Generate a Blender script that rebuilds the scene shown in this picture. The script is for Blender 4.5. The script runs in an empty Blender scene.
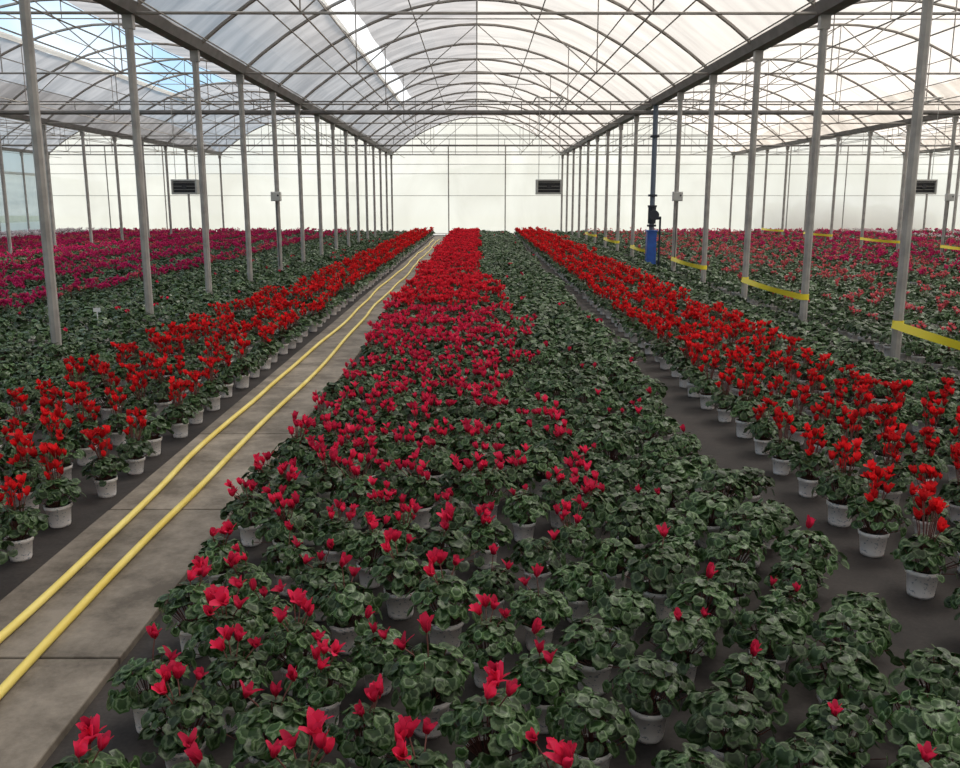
import bpy, math, random
import numpy as np
from mathutils import Vector, Matrix
random.seed(7)
rng=np.random.default_rng(7)
sc=bpy.context.scene
try:
    sc.view_settings.view_transform='Standard'
    sc.view_settings.look='None'
except Exception: pass

# ---------------- helpers ----------------
def newmat(name):
    m=bpy.data.materials.new(name); m.use_nodes=True
    nt=m.node_tree; nt.nodes.clear()
    out=nt.nodes.new('ShaderNodeOutputMaterial')
    return m,nt,out
def N(nt,t,**kw):
    n=nt.nodes.new(t)
    for k,v in kw.items():
        if k in n.inputs: n.inputs[k].default_value=v
        else: setattr(n,k,v)
    return n
def principled(name,col,rough=.6,metal=0.,noise=None,col2=None,bump=0,spec=None):
    m,nt,out=newmat(name)
    p=N(nt,'ShaderNodeBsdfPrincipled'); p.inputs['Roughness'].default_value=rough; p.inputs['Metallic'].default_value=metal
    p.inputs['Base Color'].default_value=(*col,1)
    if spec is not None: p.inputs['Specular IOR Level'].default_value=spec
    if noise:
        tc=N(nt,'ShaderNodeTexCoord'); nz=N(nt,'ShaderNodeTexNoise'); nz.inputs['Scale'].default_value=noise; nz.inputs['Detail'].default_value=5
        nt.links.new(tc.outputs['Object'],nz.inputs['Vector'])
        r=N(nt,'ShaderNodeValToRGB'); r.color_ramp.elements[0].position=.35; r.color_ramp.elements[1].position=.65
        r.color_ramp.elements[0].color=(*col,1); r.color_ramp.elements[1].color=(*(col2 or col),1)
        nt.links.new(nz.outputs['Fac'],r.inputs['Fac']); nt.links.new(r.outputs['Color'],p.inputs['Base Color'])
        if bump:
            b=N(nt,'ShaderNodeBump'); b.inputs['Strength'].default_value=bump; b.inputs['Distance'].default_value=.02
            nt.links.new(nz.outputs['Fac'],b.inputs['Height']); nt.links.new(b.outputs['Normal'],p.inputs['Normal'])
    nt.links.new(p.outputs[0],out.inputs[0])
    return m

class MB:
    def __init__(s): s.v=[]; s.f=[]; s.m=[]; s.a=[]; s.b=[]
    def add(s,vs,fs,mi=0,a=None,b=0.):
        o=len(s.v); s.v+= [tuple(x) for x in vs]; s.f+=[tuple(i+o for i in f) for f in fs]; s.m+=[mi]*len(fs)
        s.a += list(a) if a is not None else [0.]*len(vs)
        s.b += [b]*len(vs)
    def tube(s,p0,p1,r,n=8,mi=0,r1=None,cap=True):
        p0=Vector(p0);p1=Vector(p1);d=(p1-p0).normalized()
        up=Vector((0,0,1)) if abs(d.z)<.9 else Vector((1,0,0))
        a=d.cross(up).normalized(); b=d.cross(a)
        r1=r if r1 is None else r1
        vs=[];off=math.pi/n
        for p,rr in((p0,r),(p1,r1)):
            for i in range(n):
                t=2*math.pi*i/n+off; vs.append(p+a*math.cos(t)*rr+b*math.sin(t)*rr)
        fs=[(i,(i+1)%n,n+(i+1)%n,n+i) for i in range(n)]
        if cap: fs+= [tuple(range(n))[::-1],tuple(range(n,2*n))]
        s.add(vs,fs,mi)
    def path(s,pts,r,n=6,mi=0):
        pts=[Vector(p) for p in pts]; vs=[]
        for k,p in enumerate(pts):
            d=(pts[min(k+1,len(pts)-1)]-pts[max(k-1,0)]).normalized()
            up=Vector((0,1,0)) if abs(d.y)<.9 else Vector((0,0,1))
            a=d.cross(up).normalized(); b=d.cross(a)
            for i in range(n):
                t=2*math.pi*i/n; vs.append(p+a*math.cos(t)*r+b*math.sin(t)*r)
        fs=[]
        for k in range(len(pts)-1):
            for i in range(n):
                fs.append((k*n+i,k*n+(i+1)%n,(k+1)*n+(i+1)%n,(k+1)*n+i))
        s.add(vs,fs,mi)
    def box(s,c,d,mi=0):
        x,y,z=c; a,b,e=d[0]/2,d[1]/2,d[2]/2
        vs=[(x+i*a,y+j*b,z+k*e) for i in(-1,1) for j in(-1,1) for k in(-1,1)]
        s.add(vs,[(0,1,3,2),(4,6,7,5),(0,4,5,1),(2,3,7,6),(0,2,6,4),(1,5,7,3)],mi)
    def mesh(s,name,mats,smooth=False,attr=False):
        me=bpy.data.meshes.new(name); me.from_pydata(s.v,[],s.f)
        for m in mats: me.materials.append(m)
        me.polygons.foreach_set('material_index',s.m)
        if smooth: me.polygons.foreach_set('use_smooth',[True]*len(s.f))
        if attr:
            A=me.attributes.new('lr','FLOAT','POINT'); A.data.foreach_set('value',s.a)
            B=me.attributes.new('lb','FLOAT','POINT'); B.data.foreach_set('value',s.b)
        me.update(); return me
    def obj(s,name,mats,smooth=False,attr=False,bevel=0):
        o=bpy.data.objects.new(name,s.mesh(name,mats,smooth,attr)); sc.collection.objects.link(o)
        if bevel:
            b=o.modifiers.new('Bevel','BEVEL'); b.width=bevel; b.segments=2
        return o

# ---------------- dims ----------------
HW=4.15; BW=2*HW
DY=2.58; Y0=8.8-6*DY; Y1=8.8+14*DY
XL,XR=-2.5*BW,3.5*BW
GH=3.84; RISE=1.75
stations=[Y0+DY*i for i in range(21)]
centers=[BW*k for k in(-2,-1,0,1,2,3)]
def roofz(u): return GH+RISE*(1-(u/HW)**2)

# ---------------- materials ----------------
steel=principled('galvanised_steel',(.30,.285,.27),.5,.2,noise=6,col2=(.42,.40,.38))
steel_d=principled('aged_steel',(.27,.245,.225),.6,.2,noise=5,col2=(.38,.35,.32))
steel_g=principled('dark_steel',(.15,.14,.135),.6,.2,noise=5,col2=(.21,.195,.19))
def film(name,c1,c2,transp,stretch=(1,1,1),diff=.28,scale=1.2):
    m,nt,out=newmat(name)
    tc=N(nt,'ShaderNodeTexCoord'); mp=N(nt,'ShaderNodeMapping'); mp.inputs['Scale'].default_value=stretch
    nz=N(nt,'ShaderNodeTexNoise'); nz.inputs['Scale'].default_value=scale; nz.inputs['Detail'].default_value=6; nz.inputs['Distortion'].default_value=.6
    nt.links.new(tc.outputs['Object'],mp.inputs[0]); nt.links.new(mp.outputs[0],nz.inputs['Vector'])
    r=N(nt,'ShaderNodeValToRGB'); r.color_ramp.elements[0].position=.36; r.color_ramp.elements[1].position=.66
    r.color_ramp.elements[0].color=(*c1,1); r.color_ramp.elements[1].color=(*c2,1)
    nt.links.new(nz.outputs['Fac'],r.inputs[0])
    b=N(nt,'ShaderNodeBump'); b.inputs['Strength'].default_value=.35; b.inputs['Distance'].default_value=.1
    nt.links.new(nz.outputs['Fac'],b.inputs['Height'])
    tl=N(nt,'ShaderNodeBsdfTranslucent'); df=N(nt,'ShaderNodeBsdfDiffuse')
    for q in(tl,df): nt.links.new(r.outputs[0],q.inputs['Color']); nt.links.new(b.outputs[0],q.inputs['Normal'])
    m1=N(nt,'ShaderNodeMixShader'); m1.inputs[0].default_value=diff
    nt.links.new(tl.outputs[0],m1.inputs[1]); nt.links.new(df.outputs[0],m1.inputs[2])
    tr=N(nt,'ShaderNodeBsdfTransparent'); m2=N(nt,'ShaderNodeMixShader'); m2.inputs[0].default_value=transp
    nt.links.new(m1.outputs[0],m2.inputs[1]); nt.links.new(tr.outputs[0],m2.inputs[2]); nt.links.new(m2.outputs[0],out.inputs[0])
    return m
film_lit=film('film_sunlit_tone',(.42,.38,.34),(.61,.555,.505),.22,(.5,1.6,.5),.2)  # roof film, lighter copy: sunlit look put into the colour
film_m=film('film_half_shade_tone',(.33,.305,.28),(.46,.425,.39),.20,(.5,1.6,.5),.2)  # same film, in-between tone painted for the centre bay's right slope
film_s=film('film_shade_tone',(.20,.185,.18),(.35,.325,.315),.15,(.5,1.6,.5),.2)  # same film, darker copy: slope shade put into the colour
film_w=film('film_wall',(.70,.67,.63),(.79,.765,.73),.10,(1,1,.6),.15,.5)
film_p=film('film_side_curtain',(.5,.5,.5),(.6,.6,.6),.45)

def mat_floor():
    m,nt,out=newmat('ground_fabric')
    tc=N(nt,'ShaderNodeTexCoord')
    n1=N(nt,'ShaderNodeTexNoise'); n1.inputs['Scale'].default_value=1.3; n1.inputs['Detail'].default_value=8; n1.inputs['Roughness'].default_value=.65
    n2=N(nt,'ShaderNodeTexNoise'); n2.inputs['Scale'].default_value=60; n2.inputs['Detail'].default_value=3
    for n in(n1,n2): nt.links.new(tc.outputs['Object'],n.inputs['Vector'])
    r=N(nt,'ShaderNodeValToRGB'); r.color_ramp.elements[0].position=.35; r.color_ramp.elements[1].position=.7
    r.color_ramp.elements[0].color=(.024,.021,.020,1); r.color_ramp.elements[1].color=(.085,.072,.066,1)
    nt.links.new(n1.outputs['Fac'],r.inputs[0])
    mx=N(nt,'ShaderNodeMixRGB',blend_type='MULTIPLY'); mx.inputs[0].default_value=.6
    nt.links.new(r.outputs[0],mx.inputs[1]); nt.links.new(n2.outputs['Fac'],mx.inputs[2])
    p=N(nt,'ShaderNodeBsdfPrincipled'); p.inputs['Roughness'].default_value=.75; p.inputs['Specular IOR Level'].default_value=.3
    nt.links.new(mx.outputs[0],p.inputs['Base Color'])
    b=N(nt,'ShaderNodeBump'); b.inputs['Strength'].default_value=.4; b.inputs['Distance'].default_value=.03
    nt.links.new(n1.outputs['Fac'],b.inputs['Height']); nt.links.new(b.outputs[0],p.inputs['Normal'])
    nt.links.new(p.outputs[0],out.inputs[0]); return m
def mat_concrete():
    m,nt,out=newmat('worn_concrete')
    tc=N(nt,'ShaderNodeTexCoord')
    n1=N(nt,'ShaderNodeTexNoise'); n1.inputs['Scale'].default_value=2.6; n1.inputs['Detail'].default_value=10; n1.inputs['Roughness'].default_value=.75
    nt.links.new(tc.outputs['Object'],n1.inputs['Vector'])
    r=N(nt,'ShaderNodeValToRGB'); r.color_ramp.elements[0].position=.38; r.color_ramp.elements[1].position=.62
    r.color_ramp.elements[0].color=(.105,.086,.066,1); r.color_ramp.elements[1].color=(.28,.24,.195,1)
    nt.links.new(n1.outputs['Fac'],r.inputs[0])
    at=N(nt,'ShaderNodeAttribute'); at.attribute_name='lb'
    mx=N(nt,'ShaderNodeMixRGB',blend_type='MULTIPLY'); mx.inputs[0].default_value=1
    nt.links.new(r.outputs[0],mx.inputs[1]); nt.links.new(at.outputs['Fac'],mx.inputs[2])
    p=N(nt,'ShaderNodeBsdfPrincipled'); p.inputs['Roughness'].default_value=.75
    nt.links.new(mx.outputs[0],p.inputs['Base Color'])
    b=N(nt,'ShaderNodeBump'); b.inputs['Strength'].default_value=.25; b.inputs['Distance'].default_value=.01
    nt.links.new(n1.outputs['Fac'],b.inputs['Height']); nt.links.new(b.outputs[0],p.inputs['Normal'])
    nt.links.new(p.outputs[0],out.inputs[0]); return m

# ---------------- shell ----------------
b=MB(); b.box(((XL+XR)/2,(Y0+Y1)/2,-.05),(XR-XL+.4,Y1-Y0+.4,.1)); b.obj('floor',[mat_floor()])
b=MB(); b.box((0,60,-.14),(500,500,.04)); b.obj('grass_ground',[principled('grass',(.10,.13,.07),.9,noise=.4,col2=(.16,.18,.11))])

# roof film
b=MB(); NU=16
for ci_,c in enumerate(centers):
    for i in range(NU):
        u0=-HW+BW*i/NU; u1=-HW+BW*(i+1)/NU; um=(u0+u1)/2
        for y0,y1 in zip(stations[:-1],stations[1:]):
            a,e=u0,u1
            if c==0 and y0<31 and i==3: a=u0+.36      # ridge side vent slit
            if ci_==1 and y0<31 and i in(4,5,6,7): continue   # open roof vent
            n=4; vs=[];fs=[]
            for k in range(n+1):
                t=k/n; yy=y0+(y1-y0)*t; dz=-.05*math.sin(math.pi*t)
                vs+=[(c+a,yy,roofz(a)+.04+dz),(c+e,yy,roofz(e)+.04+dz)]
            for k in range(n): fs.append((2*k,2*k+1,2*k+3,2*k+2))
            b.add(vs,fs,0 if c>0 else (2 if (c==0 and um>0) else 1))  # painted light by side: bright right bays, half-shade centre-right, shaded left
b.obj('ceiling',[film_lit,film_s,film_m],smooth=True)

def gable(name,y):
    b=MB()
    for c in centers:
        for i in range(NU):
            u0=-HW+BW*i/NU; u1=-HW+BW*(i+1)/NU
            b.add([(c+u0,y,0),(c+u1,y,0),(c+u1,y,roofz(u1)+.03),(c+u0,y,roofz(u0)+.03)],[(0,1,2,3)])
    return b.obj(name,[film_w])
gable('wall_back',Y1+.08); gable('wall_front',Y0-.08)
b=MB()
b.add([(XR+.08,Y0,0),(XR+.08,Y1,0),(XR+.08,Y1,GH),(XR+.08,Y0,GH)],[(0,1,2,3)]); b.obj('wall_right',[film_w])
b=MB()
x=XL-.08
b.add([(x,Y0,0),(x,Y1,0),(x,Y1,.7),(x,Y0,.7)],[(0,1,2,3)])
b.add([(x,Y0,2.9),(x,Y1,2.9),(x,Y1,GH),(x,Y0,GH)],[(0,1,2,3)])
b.add([(x,Y0,.7),(x,Y1,.7),(x,Y1,2.9),(x,Y0,2.9)],[(0,1,2,3)],1)
b.tube((x,Y0,2.87),(x,Y1,2.87),.06)
b.obj('wall_left',[film_w,film_p])

# ---------------- frame ----------------
lines=[XL+BW*k for k in range(7)]
b=MB()
BLUE=(lines[3],stations[11])
for li,X in enumerate(lines):
    for y in stations:
        if li==3 and abs(y-BLUE[1])<.01: continue
        b.tube((X,y,0),(X,y,GH),.048,8)
        b.box((X,y,.01),(.16,.16,.02))
        b.box((X,y,GH-.1),(.12,.1,.16))
b.obj('support_posts',[steel],smooth=False)
b=MB()
for X in lines:
    prof=[(-.12,.11),(-.08,0),(.08,0),(.12,.11),(.14,.11),(.09,-.02),(-.09,-.02),(-.14,.11)]
    vs=[(X+p,yy,GH+q) for yy in (Y0,Y1) for p,q in prof]; n=len(prof)
    b.add(vs,[(i,(i+1)%n,n+(i+1)%n,n+i) for i in range(n)])
b.obj('roof_gutters',[steel_g])
b=MB()
for c in centers:
    for k,y in enumerate(stations):
        pts=[(c-HW+BW*i/20,y,roofz(-HW+BW*i/20)) for i in range(21)]
        b.path(pts,.03,6)
        if k%2==1:
            b.tube((c-HW,y,GH),(c+HW,y,GH),.018,6)
            for u in(-2.1,0,2.1): b.tube((c+u,y,GH),(c+u,y,roofz(u)),.011,5)
            for u0 in(-2.1,2.1): b.tube((c+u0,y,GH),(c,y,roofz(0)),.011,5)
        else:
            b.tube((c-1.9,y,roofz(1.9)),(c+1.9,y,roofz(1.9)),.012,5)
            b.tube((c,y,roofz(1.9)),(c,y,roofz(0)),.01,5)
    for u in(-3.2,-2.6,-1.3,0,1.3,2.6,3.2): b.tube((c+u,Y0,roofz(u)-.03),(c+u,Y1,roofz(u)-.03),.013,5)
    for u in(-2.1,2.1): b.tube((c+u,Y0,GH+.02),(c+u,Y1,GH+.02),.012,5)
    for u in(-3.5,3.5): b.tube((c+u,Y0,GH-.15),(c+u,Y1,GH-.15),.01,5)
b.obj('roof_trusses',[steel_d])
b=MB()
for y,r in((stations[11],.055),(stations[16],.03)):
    zb=GH-.17
    b.tube((XL,y+.11,zb),(XR,y+.11,zb),r,8)
    b.tube((XL,y+.11,zb+.24),(XR,y+.11,zb+.24),.016,6)
    x=XL
    while x<XR-.1:
        b.tube((x,y+.11,zb),(x,y+.11,zb+.24),.01,5); x+=BW/8
b.obj('cross_beams',[steel_g])
# end wall framing
b=MB()
xx=XL
while xx<XR+.1:
    b.tube((xx,Y1,0),(xx,Y1,GH+.4),.03,6); xx+=BW/3
for z in(.08,1.9,GH-.9,GH-.45,GH):
    b.tube((XL,Y1-.02,z),(XR,Y1-.02,z),.012 if z!=GH else .03,6)
for c in centers:
    for i in range(1,8):
        u=-HW+i*BW/8; b.tube((c+u,Y1,GH),(c+u,Y1,roofz(u)),.012,5)
    b.tube((c-2.7,Y1,GH+.95),(c+2.7,Y1,GH+.95),.012,5)
b.obj('wall_framing',[steel])
b=MB()
ue=-HW+BW*4/NU
b.tube((centers[1]+ue,Y0,roofz(ue)+.06),(centers[1]+ue,33.45,roofz(ue)+.06),.06,8)
ue=-HW+BW*3/NU
b.tube((ue-.02,Y0,roofz(ue)+.06),(ue-.02,33,roofz(ue)+.06),.04,8)
b.obj('vent_film_rolls',[film_w],smooth=True)

# ---------------- walkway + hoses ----------------
conc=mat_concrete()
b=MB(); y=-5.
WX0,WX1=-1.97,-1.29
while y<42.6:
    L=1.6
    o=len(b.v); b.box(((WX0+WX1)/2+random.uniform(-.006,.006),y+L/2,.012),(WX1-WX0,L-.012,.036))
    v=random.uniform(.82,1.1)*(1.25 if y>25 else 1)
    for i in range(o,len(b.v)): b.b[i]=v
    y+=L
b.obj('concrete_walkway',[conc],attr=True,bevel=.006)
hose_m=principled('yellow_hose_rubber',(.72,.55,.10),.42,noise=3,col2=(.82,.68,.20))
def hose(base,ph,seed,xf):
    cu=bpy.data.curves.new('garden_hose','CURVE'); cu.dimensions='3D'; cu.bevel_depth=.0175; cu.bevel_resolution=3
    sp=cu.splines.new('BEZIER'); n=56; sp.bezier_points.add(n-1)
    rr=random.Random(seed)
    for i in range(n):
        yy=-4.5+i*.78
        x=base+xf(yy)+.026*math.sin(yy*.62+ph)+.010*math.sin(yy*1.7+ph*3)+rr.uniform(-.008,.008)
        p=sp.bezier_points[i]; p.co=(x,yy,.0475); p.handle_left_type=p.handle_right_type='AUTO'
    cu.materials.append(hose_m); o=bpy.data.objects.new('garden_hose',cu); sc.collection.objects.link(o)
hose(-1.81,.3,1,lambda y:0)
hose(-1.57,1.9,2,lambda y:0 if y<22 else -.003*(y-22))

# ---------------- plants ----------------
def mat_leaf():
    m,nt,out=newmat('cyclamen_leaf')
    a=N(nt,'ShaderNodeAttribute'); a.attribute_name='lr'
    bb=N(nt,'ShaderNodeAttribute'); bb.attribute_name='lb'
    tc=N(nt,'ShaderNodeTexCoord'); nz=N(nt,'ShaderNodeTexNoise'); nz.inputs['Scale'].default_value=48; nz.inputs['Detail'].default_value=4
    nt.links.new(tc.outputs['Object'],nz.inputs['Vector'])
    ad=N(nt,'ShaderNodeMath',operation='MULTIPLY_ADD'); ad.inputs[1].default_value=1.3
    sub=N(nt,'ShaderNodeMath',operation='SUBTRACT'); sub.inputs[1].default_value=.5
    nt.links.new(nz.outputs['Fac'],sub.inputs[0]); nt.links.new(sub.outputs[0],ad.inputs[0]); nt.links.new(a.outputs['Fac'],ad.inputs[2])
    r=N(nt,'ShaderNodeValToRGB'); cr=r.color_ramp
    cr.elements[0].position=0; cr.elements[0].color=(.026,.060,.014,1)
    cr.elements[1].position=1; cr.elements[1].color=(.038,.086,.020,1)
    for p,c in((.50,(.017,.043,.011,1)),(.66,(.100,.155,.075,1)),(.76,(.130,.190,.095,1)),(.86,(.030,.072,.018,1))):
        e=cr.elements.new(p); e.color=c
    nt.links.new(ad.outputs[0],r.inputs[0])
    oi=N(nt,'ShaderNodeObjectInfo')
    s1=N(nt,'ShaderNodeMath',operation='MULTIPLY_ADD'); s1.inputs[1].default_value=.5; s1.inputs[2].default_value=.65
    nt.links.new(oi.outputs['Random'],s1.inputs[0])
    s2=N(nt,'ShaderNodeMath',operation='MULTIPLY'); nt.links.new(s1.outputs[0],s2.inputs[0]); nt.links.new(bb.outputs['Fac'],s2.inputs[1])
    mx=N(nt,'ShaderNodeMixRGB',blend_type='MULTIPLY'); mx.inputs[0].default_value=1
    nt.links.new(r.outputs[0],mx.inputs[1]); nt.links.new(s2.outputs[0],mx.inputs[2])
    p=N(nt,'ShaderNodeBsdfPrincipled'); p.inputs['Roughness'].default_value=.38; p.inputs['Specular IOR Level'].default_value=.3
    nt.links.new(mx.outputs[0],p.inputs['Base Color'])
    tl=N(nt,'ShaderNodeBsdfTranslucent'); nt.links.new(mx.outputs[0],tl.inputs['Color'])
    ms=N(nt,'ShaderNodeMixShader'); ms.inputs[0].default_value=.15
    nt.links.new(p.outputs[0],ms.inputs[1]); nt.links.new(tl.outputs[0],ms.inputs[2]); nt.links.new(ms.outputs[0],out.inputs[0])
    return m
def mat_petal(name,c,cd):
    m,nt,out=newmat(name)
    a=N(nt,'ShaderNodeAttribute'); a.attribute_name='lr'
    r=N(nt,'ShaderNodeValToRGB'); r.color_ramp.elements[0].color=(*cd,1); r.color_ramp.elements[1].color=(*c,1); r.color_ramp.elements[1].position=.6
    nt.links.new(a.outputs['Fac'],r.inputs[0])
    bb=N(nt,'ShaderNodeAttribute'); bb.attribute_name='lb'
    mx=N(nt,'ShaderNodeMixRGB',blend_type='MULTIPLY'); mx.inputs[0].default_value=1
    nt.links.new(r.outputs[0],mx.inputs[1]); nt.links.new(bb.outputs['Fac'],mx.inputs[2])
    p=N(nt,'ShaderNodeBsdfPrincipled'); p.inputs['Roughness'].default_value=.55; p.inputs['Specular IOR Level'].default_value=.2
    nt.links.new(mx.outputs[0],p.inputs['Base Color'])
    tl=N(nt,'ShaderNodeBsdfTranslucent'); nt.links.new(mx.outputs[0],tl.inputs['Color'])
    ms=N(nt,'ShaderNodeMixShader'); ms.inputs[0].default_value=.45
    nt.links.new(p.outputs[0],ms.inputs[1]); nt.links.new(tl.outputs[0],ms.inputs[2]); nt.links.new(ms.outputs[0],out.inputs[0])
    return m
def mat_pot():
    m,nt,out=newmat('white_pot_plastic')
    tc=N(nt,'ShaderNodeTexCoord'); mp=N(nt,'ShaderNodeMapping'); mp.inputs['Scale'].default_value=(1,1,1.6)
    nz=N(nt,'ShaderNodeTexNoise'); nz.inputs['Scale'].default_value=70; nz.inputs['Detail'].default_value=2
    nt.links.new(tc.outputs['Object'],mp.inputs[0]); nt.links.new(mp.outputs[0],nz.inputs['Vector'])
    r=N(nt,'ShaderNodeValToRGB'); r.color_ramp.elements[0].position=.62; r.color_ramp.elements[1].position=.65
    r.color_ramp.elements[0].color=(.96,.92,.91,1); r.color_ramp.elements[1].color=(.45,.48,.54,1)
    nt.links.new(nz.outputs['Fac'],r.inputs[0])
    p=N(nt,'ShaderNodeBsdfPrincipled'); p.inputs['Roughness'].default_value=.45
    nt.links.new(r.outputs[0],p.inputs['Base Color'])
    nt.links.new(p.outputs[0],out.inputs[0]); return m
leafm=mat_leaf(); potm=mat_pot(); soilm=principled('potting_soil',(.03,.02,.014),.95)
stemm=principled('flower_stem',(.16,.06,.05),.6)
petals={'scarlet':mat_petal('petal_scarlet',(.92,.026,.034),(.52,.008,.014)),
 'crimson':mat_petal('petal_crimson',(.88,.036,.115),(.46,.009,.04)),
 'red':mat_petal('petal_red',(.88,.032,.062),(.48,.009,.02)),
 'magenta':mat_petal('petal_magenta',(.66,.035,.18),(.34,.012,.08)),
 'pink':mat_petal('petal_pink',(.80,.17,.20),(.5,.04,.08)),
 'white':mat_petal('petal_white',(.85,.78,.80),(.7,.3,.42))}

def leaf(b,pos,az,tilt,s,hi,roll=.4):
    n=14 if hi else 8
    rings=[.5,1.] if hi else [1.]
    asp=random.uniform(.85,1.1); cup=random.uniform(.2,1.3); fold=random.uniform(.05,.35)
    vs=[(0,0,0)];at=[0.]
    for q in rings:
        for i in range(n):
            th=2*math.pi*(i+.5)/n
            R=.5*s*(1+.2*math.cos(th))*(1-.62*math.exp(-((abs(th-math.pi))/.42)**2))
            if hi: R*=1+(.05*(1 if i%2 else -1)+random.uniform(-.04,.04))*q
            x=R*q*math.cos(th); y=R*q*math.sin(th)*asp
            z=-cup/s*(x*x+y*y)*.6+fold*abs(y)+(random.uniform(-.03,.03)*s*q if hi else 0)
            vs.append((x,y,z)); at.append(q)
    fs=[(0,1+i,1+(i+1)%n) for i in range(n)]
    for k in range(len(rings)-1):
        for i in range(n): fs.append((1+k*n+i,1+(k+1)*n+i,1+(k+1)*n+(i+1)%n,1+k*n+(i+1)%n))
    M=Matrix.Translation(pos)@Matrix.Rotation(az,4,'Z')@Matrix.Rotation(tilt,4,'Y')@Matrix.Rotation(random.uniform(-roll,roll),4,'X')
    b.add([M@Vector(v) for v in vs],fs,0,at,random.uniform(.6,1.35))
def flower(b,base,h,lean,az,sz,hi):
    top=Vector((base[0]+math.cos(az)*lean,base[1]+math.sin(az)*lean,h))
    mid=(Vector(base)*.45+top*.55)+Vector((0,0,.015))
    if hi:
        b.path([base,mid,top],.0022,5,3)
    else: b.tube(base,top,.002,3,3,cap=False)
    M0=Matrix.Translation(top)@Matrix.Rotation(random.uniform(0,6.28),4,'Z')@Matrix.Rotation(random.uniform(-.6,.6),4,'X')
    T=4 if hi else 2
    br=random.uniform(.6,1.15)
    spread=random.uniform(.5,1.15)
    for k in range(5):
        M=M0@Matrix.Rotation(2*math.pi*k/5+random.uniform(-.25,.25),4,'Z')
        L=sz*random.uniform(.75,1.15); fl=random.uniform(.15,.95)*spread; tw=random.uniform(.3,1.3)
        wd=random.uniform(.23,.32)
        vs=[];at=[]
        for i in range(T+1):
            t=i/T
            out_=.004+L*fl*t**1.6*.85; up=-.004+L*(t*.97-.18*t*t*fl)
            w=L*wd*math.sin(math.pi*min(.93,.16+.72*t))**.7
            a=tw*t
            for j in(-1,0,1):
                vs.append(M@Vector((out_+math.sin(a)*w*j*.9+(.2*w if j==0 else 0),math.cos(a)*w*j,up+random.uniform(-.0015,.0015)+(.1*w if j else 0)))); at.append(t)
        fs=[]
        for i in range(T):
            for j in range(2): fs.append((i*3+j,i*3+j+1,i*3+j+4,i*3+j+3))
        b.add(vs,fs,4,at,br*random.uniform(.75,1.15))
    if hi:
        o=len(b.v); b.tube(top+Vector((0,0,.004)),top-Vector((0,0,.008)),.007,6,4,r1=.004)
        for i in range(o,len(b.v)): b.b[i]=.8
def plant(name,kind,nf,hi,seed,fh=(.27,.35),fs_=(.036,.050),lean=.07,R=.127):
    random.seed(seed); b=MB()
    n=20 if hi else 10
    prof=[(.048,0.),(.051,.012),(.059,.092),(.065,.093),(.067,.112),(.063,.112),(.059,.104)]
    vs=[(r*math.cos(2*math.pi*i/n),r*math.sin(2*math.pi*i/n),z) for r,z in prof for i in range(n)]
    fs=[(k*n+i,k*n+(i+1)%n,(k+1)*n+(i+1)%n,(k+1)*n+i) for k in range(len(prof)-1) for i in range(n)]
    fs.append(tuple(range(n))[::-1]); b.add(vs,fs,1)
    b.add([(.06*math.cos(2*math.pi*i/n),.06*math.sin(2*math.pi*i/n),.105) for i in range(n)],[tuple(range(n))],2)
    NL=82 if hi else 42
    sx=random.uniform(.88,1.12); ox,oy=random.uniform(-.012,.012),random.uniform(-.012,.012)
    H=random.uniform(.225,.255)
    for i in range(NL):
        t=(i+.5)/NL; r=R*math.sqrt(t)*random.uniform(.75,1.18); az=i*2.39996+random.uniform(-.4,.4)
        z=H-.076*(r/R)**2+random.uniform(-.028,.022)
        tilt=.0+.85*(r/R)**1.2+random.uniform(-.45,.45)
        s=random.uniform(.034,.060)*(1 if hi else 1.3)
        p=Vector((ox+r*math.cos(az)*sx,oy+r*math.sin(az)/sx,z))
        leaf(b,p,az+random.uniform(-.8,.8),tilt,s,hi)
        if hi and i%2==0: b.tube((p.x*.25,p.y*.25,.1),p,.0018,3,3,cap=False)
    k=9 if hi else 7
    for i in range(k):
        az=i*2*math.pi/k+random.uniform(-.25,.25); r=random.uniform(.065,.1)
        leaf(b,Vector((r*math.cos(az),r*math.sin(az),random.uniform(.14,.17))),az,random.uniform(.4,1.0),random.uniform(.040,.055),hi)
    for i in range(nf):
        az=random.uniform(0,6.28); rr=.02*random.random()
        flower(b,(rr*math.cos(az),rr*math.sin(az),.17),random.uniform(*fh),random.uniform(.0,lean),az,random.uniform(*fs_),hi)
    me=b.mesh(name,[leafm,potm,soilm,stemm,petals.get(kind,petals['crimson'])],smooth=True,attr=True)
    return bpy.data.objects.new(name,me)
def coll(name,kind,nfs,hi,seed,fh=(.27,.35),**k):
    c=bpy.data.collections.new(name+'_variants')
    for i,nf in enumerate(nfs): c.objects.link(plant(name,kind,nf,hi,seed+i,fh,**k))
    return c,len(nfs)
protos={}
protos['green',1]=coll('leafy_cyclamen','crimson',[0,0,0,0,0],True,10)
protos['green',0]=coll('leafy_cyclamen','crimson',[0,0,0,0],False,20,R=.138)
protos['sparse',1]=coll('budding_cyclamen','crimson',[1,1,2],True,30,(.24,.28))
protos['sparse',0]=coll('budding_cyclamen','crimson',[1,2,2],False,40,(.24,.28),R=.138)
protos['crimson',1]=coll('crimson_cyclamen','crimson',[3,5,4,6,2],True,50,(.255,.32),fs_=(.038,.054))
protos['crimsonfull',1]=coll('crimson_cyclamen','crimson',[7,9,5,8,10],True,55,(.25,.33),lean=.09)
protos['crimsonfull',0]=coll('crimson_cyclamen','crimson',[12,14,9,10],False,60,(.26,.33),lean=.1,R=.138)
protos['red',0]=coll('red_cyclamen','red',[16,19,13],False,70,lean=.10,R=.138)
protos['scarlet',1]=coll('scarlet_cyclamen','scarlet',[13,16,11,14],True,80,(.25,.41),R=.122)
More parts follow.
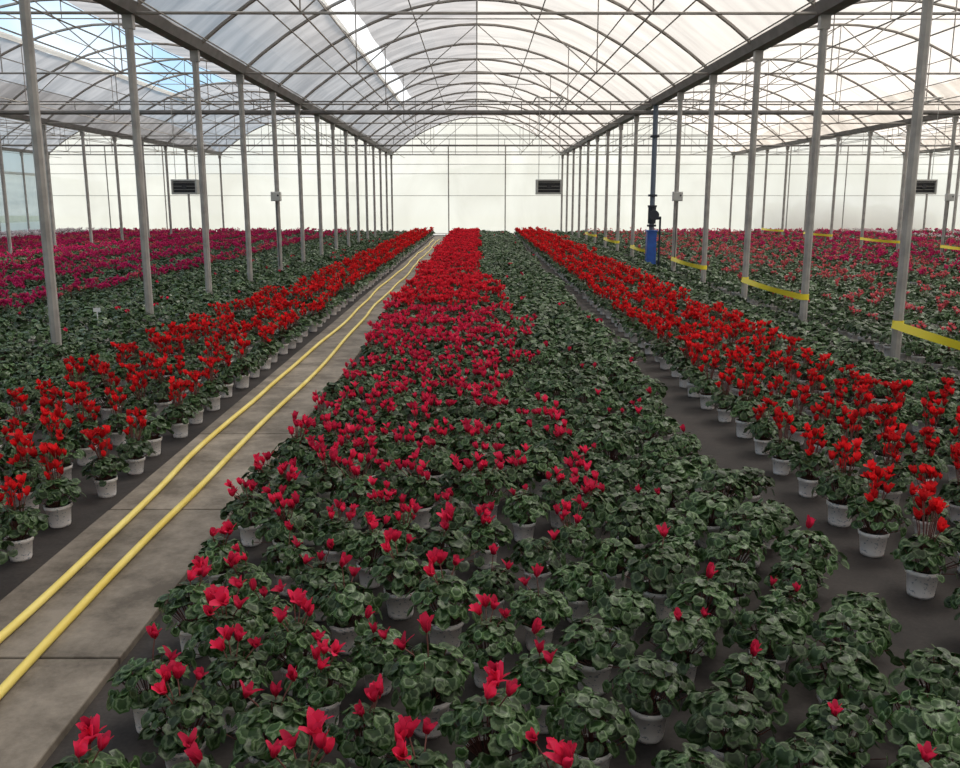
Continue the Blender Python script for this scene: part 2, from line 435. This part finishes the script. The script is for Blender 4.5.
protos['scarlet',0]=coll('scarlet_cyclamen','scarlet',[17,20,14],False,90,(.26,.38),lean=.08)
protos['magenta',0]=coll('magenta_cyclamen','magenta',[11,14,8],False,100)
protos['pink',0]=coll('pink_cyclamen','pink',[5,7,4],False,110)
protos['white',0]=coll('white_cyclamen','white',[8,9],False,120)
random.seed(99)
pts={}
def put(kind,x,y,j=.03):
    hi=1 if (y<9 and abs(x)<5) else 0
    if kind=='crimson' and y>3.9: kind='crimsonfull'
    if kind=='crimsonfull' and y>12: kind='red'; hi=0
    if (kind,hi) not in protos: hi=0 if (kind,0) in protos else 1
    pts.setdefault((kind,hi),[]).append((x+random.uniform(-j,j),y+random.uniform(-j*1.3,j*1.3),0))
def column(x,ph,fn,y0=.9,y1=Y1-1.,d=.31,j=.03):
    y=y0+(d/2 if ph else 0)
    while y<y1:
        k=fn(x,y)
        if k and not any(abs(x-X)<.15 and min(abs(y-s) for s in stations)<.15 for X in lines): put(k,x,y,j)
        y+=d
R=random.random
def f_center(x,y):
    edge=.05+(.16 if 3.6<y<12 else 0)
    if y<3.2:
        if x<.3: return 'crimson' if R()<.9 else 'green'
        return 'sparse' if R()<.35 else 'green'
    if x<edge: return 'crimson' if R()<.93 else 'green'
    if x<edge+.35: return 'crimson' if R()<.35 and y<16 else ('sparse' if R()<.4 and y<14 else 'green')
    return 'sparse' if R()<(.14 if y<12 else .03) else 'green'
# staggered cross rows, slightly irregular
y=1.0;row=0
while y<Y1-1:
    for i in range(9):
        x=-1.06+.315*i+(.158 if row%2 else 0)+.045*math.sin(y*.9+i)
        if x>1.55 or (y>3.2 and x>1.46): continue
        put(f_center(x,y),x,y,.030 if y<3.5 else .038)
    y+=.265 if y<4.5 else (.245 if y<8 else .23); row+=1
def f_right(x,y):
    if x<2.95: return 'scarlet' if R()<.95 else 'green'
    return 'scarlet' if (R()<.10 and x<3.3) else 'green'
for i in range(7): column(1.89+.33*i,i%2,f_right,y0=.95,d=.44 if i<4 else .32,j=.025)
def f_left(x,y):
    if x>-3.2: return 'scarlet' if (R()<.95 and not(x<-2.95 and y>14)) else 'green'
    if x>-5.8: return 'sparse' if R()<.06 else 'green'
    u=(-x-5.6)%1.9
    if y<11 and x>-8: return 'sparse' if R()<.5 else 'green'
    return ('magenta' if u<.5 else 'pink' if R()<.3 else 'magenta') if u<1.05 else ('green' if R()<.85 else 'magenta')
x=-2.14;i=0
while x>-12.2:
    column(x,i%2,f_left,y0=.95 if x>-5 else 3.,d=.44 if x>-3.2 else .32); x-=.33; i+=1
x=-12.7
while x>-20.5:
    column(x,i%2,lambda x,y:('white' if x<-17 else ('magenta' if ((-x)%2.6)<1.5 else 'pink')) if R()<.8 else 'green',y0=16); x-=.33; i+=1
x=4.45
while x<12.2:
    if not 7.9<x<8.35:
        column(x,i%2,lambda x,y:('pink' if R()<(.22 if x<6 else .45) else 'green') if x<8 else ('magenta' if R()<.25 else ('pink' if R()<.45 else 'green')),y0=3.,d=.32); 
    x+=.325;i+=1
x=12.7
while x<28.8:
    column(x,i%2,lambda x,y:('magenta' if ((x)%3)<1.4 else ('white' if x>17 and (x%3)>2.2 else 'pink')) if R()<.55 else 'green',y0=12.,d=.33); x+=.33;i+=1

def gn(name,c,n,seed):
    ng=bpy.data.node_groups.new(name,'GeometryNodeTree')
    ng.interface.new_socket('Geometry',in_out='INPUT',socket_type='NodeSocketGeometry')
    ng.interface.new_socket('Geometry',in_out='OUTPUT',socket_type='NodeSocketGeometry')
    gi=ng.nodes.new('NodeGroupInput'); go=ng.nodes.new('NodeGroupOutput')
    ip=ng.nodes.new('GeometryNodeInstanceOnPoints'); ci=ng.nodes.new('GeometryNodeCollectionInfo')
    ci.inputs['Collection'].default_value=c; ci.inputs['Separate Children'].default_value=True; ci.inputs['Reset Children'].default_value=True
    ip.inputs['Pick Instance'].default_value=True
    rv=ng.nodes.new('FunctionNodeRandomValue'); rv.data_type='FLOAT_VECTOR'; rv.inputs[0].default_value=(-.03,-.03,0); rv.inputs[1].default_value=(.03,.03,6.28); rv.inputs['Seed'].default_value=seed
    rs=ng.nodes.new('FunctionNodeRandomValue'); rs.data_type='FLOAT'; rs.inputs[2].default_value=.86; rs.inputs[3].default_value=1.14; rs.inputs['Seed'].default_value=seed+1
    ri=ng.nodes.new('FunctionNodeRandomValue'); ri.data_type='INT'; ri.inputs[4].default_value=0; ri.inputs[5].default_value=n-1; ri.inputs['Seed'].default_value=seed+2
    L=ng.links.new
    L(gi.outputs[0],ip.inputs['Points']); L(ci.outputs[0],ip.inputs['Instance']); L(rv.outputs[0],ip.inputs['Rotation']); L(rs.outputs[1],ip.inputs['Scale']); L(ri.outputs[2],ip.inputs['Instance Index'])
    L(ip.outputs[0],go.inputs[0]); return ng
names={'green':'leafy_cyclamen_plants','sparse':'budding_cyclamen_plants','crimson':'crimson_cyclamen_plants','crimsonfull':'crimson_cyclamen_plants','red':'red_cyclamen_plants','scarlet':'scarlet_cyclamen_plants','magenta':'magenta_cyclamen_plants','pink':'pink_cyclamen_plants','white':'white_cyclamen_plants'}
for j,((k,hi),P) in enumerate(pts.items()):
    me=bpy.data.meshes.new(names[k]); me.from_pydata(P,[],[])
    o=bpy.data.objects.new(names[k],me); sc.collection.objects.link(o)
    c,n=protos[k,hi]
    m=o.modifiers.new('Instances','NODES'); m.node_group=gn(f'scatter_{k}_{hi}',c,n,j*10)
print('plants',sum(len(p) for p in pts.values()))

# ---------------- barrier tapes ----------------
tapem=principled('yellow_tape',(.92,.74,.03),.45)
def tape(X,ya,yb):
    b=MB(); n=12; vs=[]
    for i in range(n+1):
        t=i/n; y=ya+(yb-ya)*t; z=.46-.015*math.sin(math.pi*t); tw=.012*math.sin(5*t)
        vs+=[(X-.054+tw,y,z-.038),(X-.054-tw,y,z+.038)]
    b.add(vs,[(2*i,2*i+1,2*i+3,2*i+2) for i in range(n)])
    for y in(ya,yb):
        ring=[(X+.054*math.cos(a),y+.054*math.sin(a)) for a in [2*math.pi*k/10 for k in range(10)]]
        vs=[(p,q,z) for z in(.422,.498) for p,q in ring]
        b.add(vs,[(k,(k+1)%10,10+(k+1)%10,10+k) for k in range(10)])
    o=b.obj('barrier_tape',[tapem],smooth=True)
for i in(5,7,9,11,13,15): tape(lines[3],stations[i],stations[i+1])
for i in(9,11,13,15,17): tape(lines[4],stations[i],stations[i+1])

# ---------------- blue water column ----------------
bx,by=BLUE
bluem=principled('blue_paint',(.015,.07,.32),.4,noise=8,col2=(.02,.10,.42)); darkm=principled('dark_iron',(.03,.035,.05),.5,.3); bpipe=principled('blue_grey_pipe',(.12,.15,.20),.45,.1)
b=MB()
b.box((bx,by,.47),(.22,.22,.94),0); b.box((bx,by,.03),(.30,.30,.06),0); b.box((bx,by,.95),(.26,.26,.04),0)
b.tube((bx,by,.95),(bx,by,GH),.06,14,2)
for z in(1.05,1.5,1.75,3.1): b.tube((bx,by,z),(bx,by,z+.05),.11,14,1)
b.tube((bx,by,1.12),(bx,by,1.5),.095,14,1)
b.tube((bx,by-.08,1.32),(bx,by-.26,1.32),.035,10,1)
b.tube((bx,by-.26,1.32),(bx,by-.28,1.32),.12,16,1)
b.tube((bx+.05,by,1.25),(bx+.22,by,1.25),.04,10,1); b.tube((bx+.2,by,1.25),(bx+.2,by,.0),.025,10,1)
b.obj('irrigation_standpipe',[bluem,darkm,bpipe],bevel=.006)

# ---------------- air heaters hanging ----------------
fr=principled('heater_casing',(.42,.42,.40),.5,.3); blk=principled('heater_grille',(.03,.03,.035),.5)
for X in(-6.4,1.58,9.8):
    b=MB(); y=20.3; z=1.95; W,H,D=.56,.32,.30
    b.box((X,y+.03,z),(W-.04,D-.04,H-.04),1)
    for s in(-1,1):
        b.box((X+s*(W/2-.02),y,z),(.04,D+.02,H),0); b.box((X,y,z+s*(H/2-.02)),(W-.08,D+.02,.04),0)
    for k in range(6): b.box((X,y-D/2+.02,z-H/2+.065+k*.037),(W-.08,.03,.009),0 if k%2 else 1)
    b.tube((X,y-D/2+.03,z),(X,y-D/2-.005,z),.05,12,1)
    for s in(-1,1):
        b.tube((X+s*.22,y,z+H/2),(X+s*.22,y,GH-.0),.008,6,0)
    b.tube((X-.3,y,GH),(X+.3,y,GH),.015,6,0)
    b.tube((X-.3,y,GH),(X-.3,stations[11],GH),.015,6,0); b.tube((X+.3,y,GH),(X+.3,stations[11],GH),.015,6,0)
    b.obj('hanging_air_heater',[fr,blk],bevel=.004)
boxm=principled('control_box_plastic',(.5,.5,.48),.5)
for X,y in((lines[2],stations[10]),(lines[3],stations[10]),(lines[4],stations[12]),(lines[1],stations[11])):
    b=MB(); b.box((X+.0,y-.11,1.74),(.20,.11,.19),0); b.box((X,y-.17,1.74),(.17,.012,.16),0); b.tube((X+.05,y-.175,1.76),(X+.05,y-.185,1.76),.02,10,1)
    b.tube((X,y-.11,1.65),(X,y-.07,.3),.01,6,1); b.obj('control_box',[boxm,blk],bevel=.006)
b=MB(); b.box((-4.7,11.1,.33),(.09,.004,.05)); b.box((-4.7,11.104,.16),(.012,.004,.32)); b.obj('plant_label',[principled('label_white',(.8,.8,.8),.5)])

# ---------------- outside ----------------
def hill():
    nx,ny=60,24; vs=[];fs=[]
    for j in range(ny+1):
        for i in range(nx+1):
            x=-240+i*8; t=j/ny; y=110+t*90
            z=-.3+ (math.sin(t*math.pi/2)*(8+2*math.sin(x*.03)+1.2*math.sin(x*.11+1)+rng.uniform(-.4,.6)) if t>0 else 0)
            vs.append((x,y,z))
    for j in range(ny):
        for i in range(nx): a=j*(nx+1)+i; fs.append((a,a+1,a+nx+2,a+nx+1))
    b=MB(); b.add(vs,fs); return b.obj('hillside',[principled('hazy_hill_scrub',(.17,.20,.19),.95,noise=.15,col2=(.26,.29,.27))],smooth=True)  # distance haze mixed into the scrub colour as pale grey-green
hill()
import bmesh
shm=principled('shrub_foliage',(.02,.06,.012),.8,noise=5,col2=(.07,.14,.03))
def shrub(name,x,y,r,n):
    bm=bmesh.new()
    for k in range(n):
        rr=r*random.uniform(.4,.7)
        M=Matrix.Translation((x+random.uniform(-r,r),y+random.uniform(0,r*.5),rr*.7+random.uniform(0,r*.5)))@Matrix.Scale(rr,4)
        ret=bmesh.ops.create_icosphere(bm,subdivisions=3,radius=1,matrix=M)
        for v in ret['verts']: v.co+=Vector((random.uniform(-1,1),random.uniform(-1,1),random.uniform(-1,1)))*rr*.1
    bm.transform(Matrix.Translation((0,0,-.12)))
    me=bpy.data.meshes.new(name); bm.to_mesh(me); bm.free(); me.materials.append(shm)
    o=bpy.data.objects.new(name,me); sc.collection.objects.link(o)
for x,y,r,n in((15.4,46.2,1.1,9),(17.6,46.2,1.2,10),(19.8,46.3,1.2,10),(22.2,46.2,1.0,9)): shrub('garden_shrub',x,y,r,n)

# ---------------- world & sun ----------------
w=bpy.data.worlds.new('World'); sc.world=w; w.use_nodes=True; nt=w.node_tree; nt.nodes.clear()
out=nt.nodes.new('ShaderNodeOutputWorld'); bg=nt.nodes.new('ShaderNodeBackground')
tc=nt.nodes.new('ShaderNodeTexCoord'); nz=nt.nodes.new('ShaderNodeTexNoise'); nz.inputs['Scale'].default_value=4; nz.inputs['Detail'].default_value=6
nt.links.new(tc.outputs['Generated'],nz.inputs['Vector'])
sep=nt.nodes.new('ShaderNodeSeparateXYZ'); nt.links.new(tc.outputs['Generated'],sep.inputs[0])
ma=nt.nodes.new('ShaderNodeMath'); ma.operation='MULTIPLY_ADD'; ma.inputs[1].default_value=1.1; ma.inputs[2].default_value=.29; ma.use_clamp=True
nt.links.new(sep.outputs[0],ma.inputs[0])      # clouds thicken towards the sunny side
ad=nt.nodes.new('ShaderNodeMath'); ad.operation='ADD'
nt.links.new(ma.outputs[0],ad.inputs[0]); nt.links.new(nz.outputs['Fac'],ad.inputs[1])
r=nt.nodes.new('ShaderNodeValToRGB'); r.color_ramp.elements[0].position=.5; r.color_ramp.elements[1].position=.72
r.color_ramp.elements[0].color=(.42,.64,.84,1); r.color_ramp.elements[1].color=(1,1,1,1)
nt.links.new(ad.outputs[0],r.inputs[0]); nt.links.new(r.outputs[0],bg.inputs[0]); bg.inputs[1].default_value=1.42
nt.links.new(bg.outputs[0],out.inputs[0])
sd=bpy.data.lights.new('sun','SUN'); sd.energy=6.2; sd.angle=math.radians(22); sd.color=(1,.95,.87)
so=bpy.data.objects.new('sun',sd); sc.collection.objects.link(so)
so.rotation_euler=Vector((.42,.35,.85)).to_track_quat('Z','Y').to_euler()

# ---------------- camera ----------------
cd=bpy.data.cameras.new('camera'); cd.sensor_width=36; cd.lens=900/960*36; cd.clip_end=1000
co=bpy.data.objects.new('camera',cd); sc.collection.objects.link(co)
co.location=(0,0,1.65); co.rotation_euler=(math.radians(90-11.5),0,math.radians(-.19))
sc.camera=co
